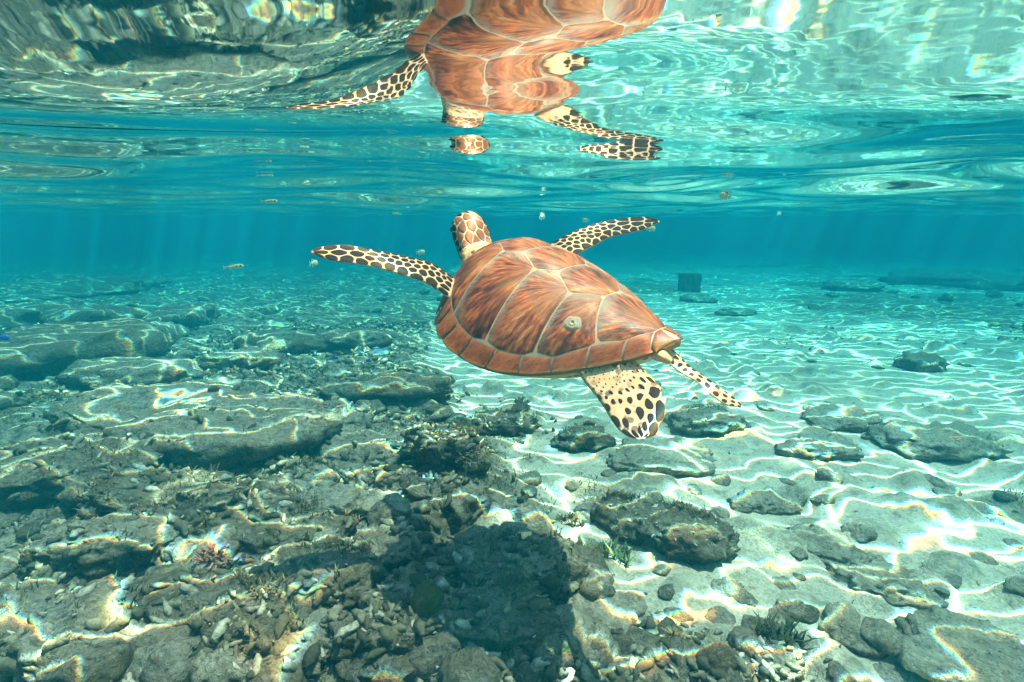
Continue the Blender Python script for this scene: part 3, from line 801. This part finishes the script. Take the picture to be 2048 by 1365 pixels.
for k, (px, py, w, h, kk, yaw, mt, fl, lab) in enumerate(ROCKS):
    B, sx, sy, sz = place(px, py, w, h, kk)
    me = rock_mesh('rock', sx, sy, sz, 31 + k * 5, MATS[mt], 5 if w > 105 and py > 800 else 4, 1.0, fl, .010 if mt == 'D' else .004)
    obj('rock', me, None, (B[0], B[1] + sy * .12, B[2] + sz * SINK(mt)), (0, 0, yaw), label=lab, cat='rock', group='rocks on the seabed')
    if py > 780: TURFED.append((me, (B[0], B[1] + sy * .12, B[2] + sz * SINK(mt)), yaw, mt))
    ROCK_AT.append((B[0], B[1] + sy * .12, B[2] + sz * SINK(mt), sx, sy, sz, mt, yaw))

# loose stones, copies of a few shapes
def near(B):        # 'by the <rock>' for the closest big rock
    k = min(range(len(ROCKS)), key=lambda j: (ROCK_AT[j][0] - B[0]) ** 2 + (ROCK_AT[j][1] - B[1]) ** 2)
    lab = ROCKS[k][8]
    for w in (',', ' with ', ' lying ', ' behind ', ' beside ', ' standing ', ' beyond ', ' far ', ' fading ', ' on ', ' leaning ', ' half ', ' at ', ' below ', ' just ', ' pushed ', ' in ', ' topped ', ' holding ', ' under ', ' left ', ' running ', ' crossed ', ' poking ', ' next ', ' near '):
        lab = lab.split(w)[0]
    return 'by the ' + lab
kinds = [('loose rounded grey stone', M_ROCK, .5, 0), ('loose dark weedy stone', M_DARK, .62, .012), ('loose pale sand-dusted stone', M_PALE, .42, 0)]
protos = [[rock_mesh('stone', 1.0 * .12, random.uniform(.6, .95) * .12, hh * .12, 400 + i * 13 + j * 3, m, 3, .8, 0, kn) for j in range(5)] for i, (_, m, hh, kn) in enumerate(kinds)]
cnt = 0
while cnt < 290:
    py = 1365 - 830 * random.random() ** 1.15; px = random.uniform(-30, 2080)
    if py < 560: continue
    B = hit(px, py); r = float(rub(A([B[0]]), A([B[1]]))[0])
    if random.random() > .42 + .58 * r: continue
    if any(abs(B[0] - a[0]) < a[3] * .42 and abs(B[1] - a[1]) < a[4] * .42 for a in ROCK_AT): continue
    D = np.linalg.norm(B - CAM)
    i = random.choices((0, 1, 2), (.35, .45, .2) if r > .5 else (.2, .02, .78))[0]
    s = random.uniform(.25, .85) * (1 + .12 * D) if r > .5 else random.uniform(.2, .7) * (1 + .12 * D)
    o = obj('stone', random.choice(protos[i]), None, (B[0], B[1], B[2] + (.012 if r > .5 else -.006) * s), (random.uniform(-.3, .3), random.uniform(-.3, .3), random.uniform(0, 6.28)),
            label=kinds[i][0] + ' ' + near(B), cat='stone', group=('loose grey stones', 'loose dark stones', 'loose pale stones')[i])
    o.scale = (s, s, s * random.uniform(.7, 1.1)); cnt += 1

# ------------------------------------------------------------------ coral rubble and turf: uncountable small pieces
def bits(n, seed, lo, hi, far, dens, shape):
    R = np.random.default_rng(seed); Vs, Fs = [], []; o = 0
    y = .55 + (far - .55) * R.random(n * 6) ** 1.7; x = (R.random(n * 6) * 2 - 1) * (.25 + y * .98)
    keep = R.random(n * 6) < dens(x, y); x, y = x[keep][:n], y[keep][:n]; z = gz(x, y)
    return x, y, z
def rubble():
    R = np.random.default_rng(5)
    x, y, z = bits(16000, 21, 0, 0, 5.0, lambda x, y: .012 + .95 * rub(x, y) ** 1.3 * sm(-.35, .3, fbm(np.stack([x, y, 0 * x], -1) * 3.0, 2, 77)), None)
    for me_, lc, yw, mt in TURFED:
        k = {'D': 130, 'R': 60, 'P': 0}[mt]
        if not k: continue
        co = A([v.co[:] for v in me_.vertices]); w = np.nonzero(A([v.normal[2] for v in me_.vertices]) > .3)[0]; c = R.choice(w, k)
        x = np.concatenate([x, co[c, 0] * math.cos(yw) - co[c, 1] * math.sin(yw) + lc[0]]); y = np.concatenate([y, co[c, 0] * math.sin(yw) + co[c, 1] * math.cos(yw) + lc[1]])
        z = np.concatenate([z, co[c, 2] + lc[2] - .003])
    n = len(x); on = .35 + .65 * rub(x, y); ln = (.005 + .017 * R.random(n) ** 2) * (1 + .15 * y) * on; rd = ln * R.uniform(.22, .65, n)
    yaw = R.uniform(0, 6.28, n); tilt = R.normal(0, .5, n); bend = R.normal(0, .35, n)
    m = 5; prof = [(-1, .55), (-.35, 1.0), (.4, .85), (1, .4)]
    V = np.zeros((n, len(prof) * m, 3))
    ca, sa, ct, st = np.cos(yaw), np.sin(yaw), np.cos(tilt), np.sin(tilt)
    for a, (t, q) in enumerate(prof):
        for b in range(m):
            an = 2 * math.pi * b / m + a * .4; w = R.uniform(.5, 1.4, n)
            lx = ln * t; ly = rd * q * w * math.cos(an) + bend * ln * t * t * .5; lz = rd * q * w * math.sin(an)
            X = lx * ct - lz * st; Z = lx * st + lz * ct
            V[:, a * m + b, 0] = x + X * ca - ly * sa; V[:, a * m + b, 1] = y + X * sa + ly * ca; V[:, a * m + b, 2] = z + Z + rd * .6
    f = []
    for a in range(len(prof) - 1):
        for b in range(m):
            c = (b + 1) % m; f += [(a * m + b, a * m + c, (a + 1) * m + c), (a * m + b, (a + 1) * m + c, (a + 1) * m + b)]
    e = (len(prof) - 1) * m; f += [(e, e + 1, e + 2), (e, e + 2, e + 3), (e, e + 3, e + 4), (2, 1, 0), (3, 2, 0), (4, 3, 0)]
    F = (np.arange(n)[:, None, None] * (len(prof) * m) + A(f)[None]).reshape(-1, 3)
    tone = np.repeat(np.clip(R.random(n) + .5 * (1 - on), 0, 1), len(prof) * m)
    t = NT('coral_rubble'); nn = t.noise(t.pos(), 90, 4, .65)
    c = t.ramp(t.attr('tone'), [(.0, (.05, .045, .028)), (.45, (.15, .13, .085)), (.78, (.32, .28, .20)), (1.0, (.54, .48, .37))])
    c = t.mix(t.mapr(nn, .4, .65, 0, .7), c, (.07, .065, .04))
    obj('coral_rubble', mesh('coral_rubble', V.reshape(-1, 3), F, t.pbr(c, .9, t.bump(nn, .8, .006), .15), attrs={'tone': tone}),
        kind='stuff', label='broken finger coral rubble strewn between the reef rocks', cat='coral rubble')
rubble()
def blades(name, cx, cy_, cz, ln, wd, lean, mat, R):
    """curved tapering blades, arrays of bases -> one mesh"""
    n = len(cx); yaw = R.uniform(0, 6.28, n); V = np.zeros((n, 7, 3))
    ts = [0, .35, .7, 1.0]; ws = [.6, 1.0, .7]
    for a, t in enumerate(ts):
        out = lean * t * t * ln; up = ln * t * (1 - .25 * lean * t)
        X = cx + np.cos(yaw) * out; Y = cy_ + np.sin(yaw) * out; Z = cz + up
        if a < 3:
            for s in (0, 1):
                sg = (s * 2 - 1) * wd * ws[a]; V[:, a * 2 + s] = np.stack([X - np.sin(yaw) * sg, Y + np.cos(yaw) * sg, Z], -1)
        else: V[:, 6] = np.stack([X, Y, Z], -1)
    f = A([(0, 1, 3), (0, 3, 2), (2, 3, 5), (2, 5, 4), (4, 5, 6)])
    return mesh(name, V.reshape(-1, 3), (np.arange(n)[:, None, None] * 7 + f[None]).reshape(-1, 3), mat)
def plant_mat(name, a, b):
    t = NT(name); n = t.noise(t.pos(), 60, 3); return t.pbr(t.mix(t.mapr(n, .3, .7), a, b), .7, None, .2)
def turf():
    R = np.random.default_rng(9)
    x, y, z = bits(22000, 33, 0, 0, 4.2, lambda x, y: rub(x, y) * sm(.05, .35, fbm(np.stack([x, y, 0 * x], -1) * 4.5, 3, 91)), None)
    n = len(x)
    for me_, lc, yw, mt in TURFED:
        k = 700 if mt == 'D' else (200 if mt == 'R' else 0)
        if not k: continue
        co = A([v.co[:] for v in me_.vertices]); no = A([v.normal[:] for v in me_.vertices])
        px_, py_ = co[:, 0] * math.cos(yw) - co[:, 1] * math.sin(yw) + lc[0], co[:, 0] * math.sin(yw) + co[:, 1] * math.cos(yw) + lc[1]
        w = (no[:, 2] > .1) * (fbm(co * 9, 2, 55) > -.05)
        if not w.any(): continue
        c = R.choice(np.nonzero(w)[0], k)
        x = np.concatenate([x, px_[c]]); y = np.concatenate([y, py_[c]]); z = np.concatenate([z, co[c, 2] + lc[2]])
    n = len(x)
    me = blades('turf_algae', x, y, z - .004, R.uniform(.008, .028, n), R.uniform(.0009, .0022, n), R.uniform(.2, 1.3, n), plant_mat('turf_algae', (.06, .055, .025), (.15, .11, .06)), R)
    obj('turf_algae', me, kind='stuff', label='short brown turf algae growing over the reef rubble', cat='algae')
turf()

# ------------------------------------------------------------------ seaweed, corals, sponge
def seaweed(px, py, n, h, spread_, lab, cols, seed):
    R = np.random.default_rng(seed); B = hit(px, py)
    t = obj('seaweed', None, None, B, label=lab, cat='seaweed', group='seaweed tufts')
    m = plant_mat('seaweed_' + str(seed), *cols)
    for k in range(n):
        a, r = R.uniform(0, 6.28), spread_ * math.sqrt(R.random()); q = 9
        cx = r * math.cos(a) + R.normal(0, .004, q); cyy = r * .6 * math.sin(a) + R.normal(0, .004, q)
        cz = A([g1(B[0] + u, B[1] + v) for u, v in zip(cx, cyy)]) - B[2] - .004
        obj('frond', blades('frond', cx, cyy, cz, R.uniform(.5, 1.0, q) * h, R.uniform(.0022, .0048, q), R.uniform(.2, .9, q), m, R), t)
seaweed(1215, 1110, 16, .045, .085, 'sparse green seaweed tuft on the sand by the black-sided boulder', ((.07, .10, .04), (.16, .18, .08)), 1)
seaweed(1560, 1290, 18, .055, .055, 'dense dark seaweed clump on the sand', ((.035, .045, .02), (.09, .09, .04)), 2)
seaweed(1140, 1045, 8, .03, .05, 'thin scattered weed beside the flat pale stones', ((.07, .08, .04), (.14, .13, .07)), 3)
seaweed(300, 1010, 14, .05, .09, 'shaggy brown weed on the ragged ledge', ((.06, .045, .02), (.13, .09, .045)), 4)

def tube(P, r0, r1, m=5):
    P = A(P); n = len(P); d = np.gradient(P, axis=0); d /= np.maximum(np.linalg.norm(d, axis=1, keepdims=True), 1e-9)
    e = np.cross(d, A([.3, .5, .81])); e /= np.maximum(np.linalg.norm(e, axis=1, keepdims=True), 1e-9); f = np.cross(d, e)
    r = np.linspace(r0, r1, n)[:, None]; an = np.arange(m) * 2 * math.pi / m
    V = np.concatenate([[P[i] + (e[i] * math.cos(a) + f[i] * math.sin(a)) * r[i] for a in an] for i in range(n)])
    F = [(i * m + j, i * m + (j + 1) % m, (i + 1) * m + (j + 1) % m, (i + 1) * m + j) for i in range(n - 1) for j in range(m)] + [tuple((n - 1) * m + j for j in range(m))]
    return V, F
def coral(px, py, dz, rad, n, lab, col, seed, thick=.0028):
    R = np.random.default_rng(seed); B = hit(px, py) + A([0, 0, dz])
    root = obj('branching_coral', None, None, B, label=lab, cat='coral', group='branching corals')
    t = NT('coral_' + str(seed)); nn = t.noise(t.pos(), 220, 3)
    m = t.pbr(t.mix(t.mapr(nn, .35, .65), col, tuple(c * .45 for c in col)), .85, t.bump(nn, .6, .003), .15)
    obj('base', rock_mesh('base', rad * 1.3, rad * 1.2, rad * .6, seed + 700, M_DARK, 3), root)
    for k in range(n):
        a = R.uniform(0, 6.28); el = R.uniform(.15, 1.5); d = A([math.cos(a) * math.cos(el), math.sin(a) * math.cos(el), math.sin(el)])
        V, F = [], []
        tips = [(A([0., 0, 0]), d, rad * .55, thick)]
        for lev in range(3):
            new = []
            for p, dd, ln, r in tips:
                q = [p]; 
                for s in range(3): dd = dd + R.normal(0, .16, 3); dd /= np.linalg.norm(dd); q.append(q[-1] + dd * ln / 3)
                v, f = tube(q, r, r * .75); o = sum(map(len, V)); V.append(v); F += [tuple(i + o for i in g) for g in f]
                for _ in range(2):
                    d2 = dd + R.normal(0, .5, 3); new.append((q[-1], d2 / np.linalg.norm(d2), ln * .55, r * .75))
            tips = new
        obj('branch', mesh('branch', np.concatenate(V), F, m), root)
coral(948, 945, .03, .075, 34, 'feathery tan branching coral beside the craggy rock', (.42, .33, .20), 1)
coral(728, 838, .02, .060, 22, 'small yellowish branching coral at the end of the short slab', (.36, .31, .14), 2)
coral(1042, 822, .02, .055, 24, 'rounded brown coral tuft under the shell', (.26, .20, .10), 3)
coral(430, 1150, .02, .055, 20, 'pinkish stubby coral in the dark rubble', (.40, .22, .16), 4, .0045)
coral(665, 1010, .0, .035, 14, 'tiny brown coral sprig in front of the egg-shaped boulder', (.25, .19, .11), 5)
coral(920, 885, .05, .055, 26, 'knotted green coral ball on the craggy rock', (.12, .17, .09), 6, .004)
B = hit(855, 1255)
me = rock_mesh('sponge', .055, .045, .085, 911, flat_mat('sponge_olive', (.11, .10, .03), .8, .2, 120, .5), 4, .25)
obj('sponge', me, None, (B[0], B[1], B[2] + .055), (0, .1, 0), label='olive oval sponge standing on the brown pitted rock', cat='sponge')

# square block on the far sand
B = hit(1378, 582); D = np.linalg.norm(B - CAM); s = 34 * D / FPX
bm = bmesh.new(); bmesh.ops.create_cube(bm, size=1.0); bmesh.ops.subdivide_edges(bm, edges=bm.edges, cuts=9, use_grid_fill=True)
for v in bm.verts:
    c = v.co; n = float(fbm(A([[c.x * 3, c.y * 3, c.z * 3]]), 3, 8)[0])
    v.co = Vector((c.x * s * (1 + .10 * n), c.y * s * .8 * (1 + .1 * n), (c.z + .5) * s * 1.05 + (.09 * s * n if c.z > .45 else 0) - .02))
me = bpy.data.meshes.new('block'); bm.to_mesh(me); bm.free(); me.materials.append(M_DARK)
me.polygons.foreach_set('use_smooth', [True] * len(me.polygons))
obj('block', me, None, B, (0, 0, .15), label='dark square block standing alone on the far sand', cat='block')

# ------------------------------------------------------------------ fish
def fish_mats(kind):
    t = NT('fish_' + kind); P = t.tco(); x = t.n('SeparateXYZ', {0: P}, out=0); z = t.n('SeparateXYZ', {0: P}, out=2)
    if kind == 'banded':
        w = t.math('SINE', t.math('MULTIPLY', x, 46.0)); bar = t.mapr(w, .55, .8)
        c = t.mix(t.mapr(z, .05, .22), (.80, .82, .74), (.78, .72, .25)); c = t.mix(bar, c, (.03, .04, .05))
    elif kind == 'slender':
        c = t.mix(t.mapr(z, .0, .10), (.72, .70, .50), (.45, .45, .25))
        n = t.noise(P, 9, 2); c = t.mix(t.mapr(n, .58, .66), c, (.06, .06, .05))
    elif kind == 'blue': c = t.mix(t.mapr(x, -.3, .4), (.02, .08, .35), (.03, .14, .55))
    else:
        c = t.mix(t.mapr(z, -.12, .18), (.34, .31, .24), (.10, .10, .075))
        c = t.mix(t.mapr(t.noise(P, 22, 4), .45, .65, 0, .6), c, (.12, .11, .08))
        c = t.mix(t.mapr(x, -.10, -.24), c, (.015, .015, .015))
    return t.pbr(c, .45, None, .4)
FM = {k: fish_mats(k) for k in ('banded', 'slender', 'blue', 'pale')}
def fish_parts(deep, mat, fork):
    n, m = 17, 14; us = np.linspace(0, 1, n); x = .5 - us * .82
    prof = np.sin(np.clip(us, 0, 1) ** .62 * math.pi) ** .75 * .5 * deep * (1 - .15 * us) + .045 * deep * sm(.7, 1.0, us) + .001
    an = np.arange(m) * 2 * math.pi / m
    V = A([[x[i], prof[i] * .42 * math.cos(a), prof[i] * math.sin(a)] for i in range(n) for a in an])
    F = [(i * m + j, i * m + (j + 1) % m, (i + 1) * m + (j + 1) % m, (i + 1) * m + j) for i in range(n - 1) for j in range(m)] + [tuple(range(m))[::-1], tuple((n - 1) * m + j for j in range(m))]
    def fin(poly, th=.008):
        k = len(poly); V = [(a, s * th, b) for s in (-1, 1) for a, b in poly]
        return mesh('fin', V, [tuple(range(k))[::-1], tuple(range(k, 2 * k))] + [(j, (j + 1) % k, k + (j + 1) % k, k + j) for j in range(k)], mat, False)
    h = .5 * deep
    return [('body', mesh('fish_body', V, F, mat)),
            ('tail_fin', fin([(-.29, .07 * deep), (-.38, .2 * deep), (-.5, .45 * deep), (-.42 - .05 * (1 - fork), 0), (-.5, -.45 * deep), (-.38, -.2 * deep), (-.29, -.07 * deep)])),
            ('dorsal_fin', fin([(.22, h * .78), (.05, h * 1.28), (-.12, h * 1.18), (-.24, h * .75), (-.20, h * .3), (.1, h * .6)])),
            ('anal_fin', fin([(-.02, -h * .8), (-.12, -h * 1.22), (-.24, -h * .72), (-.20, -h * .3)]))]
SHAPES = {'banded': fish_parts(.56, FM['banded'], 1), 'slender': fish_parts(.24, FM['slender'], 0), 'blue': fish_parts(.42, FM['blue'], 1), 'pale': fish_parts(.46, FM['pale'], 1)}
def fish(px, py, d, wpx, kind, yaw, lab, pitch=0.0, group=None):
    s = wpx * d / FPX / max(abs(math.cos(yaw)), .45)
    r = obj('fish', None, None, at(px, py, d), (0, -pitch, yaw), label=lab, cat='fish', group=group); r.scale = (s, s, s)
    for nm, me in SHAPES[kind]: obj(nm, me, r)
G = 'small banded fish in the open water'
fish(841, 505, 2.6, 17, 'banded', .3, 'small yellow banded fish between the left flipper and the neck', group=G)
fish(1302, 458, 2.4, 18, 'banded', .15, 'small banded fish tucked under the right flipper tip', group=G)
fish(1451, 393, 2.0, 16, 'banded', 2.3, 'small banded fish near the surface out beyond the right flipper', .2, group=G)
fish(1084, 433, 3.0, 12, 'banded', 1.0, 'tiny banded fish between the head and the right flipper', group=G)
fish(1172, 441, 3.4, 13, 'banded', 2.6, 'faint tiny banded fish just above the right flipper', group=G)
fish(627, 527, 3.0, 10, 'banded', 1.2, 'tiny pale fish right below the left flipper tip', group=G)
fish(1558, 428, 3.6, 10, 'banded', .6, 'very faint fish in the deep blue water', group=G)
fish(467, 534, 2.8, 36, 'slender', .1, 'slender cream fish swimming off the left flipper tip', .08)
fish(794, 428, 2.9, 18, 'slender', 3.3, 'slim greenish fish above the left flipper', .1)
fish(538, 403, 2.3, 30, 'slender', .05, 'thin silvery fish close under the water surface')
fish(668, 716, 2.55, 16, 'blue', .3, 'tiny bright blue fish beside the dark coral head', group='tiny blue fish over the reef')
fish(738, 722, 2.55, 14, 'blue', 2.7, 'tiny bright blue fish between the dark coral head and the shell rim', group='tiny blue fish over the reef')
fish(2, 676, 2.8, 22, 'blue', .2, 'dark blue fish beside the mossy dark mound')
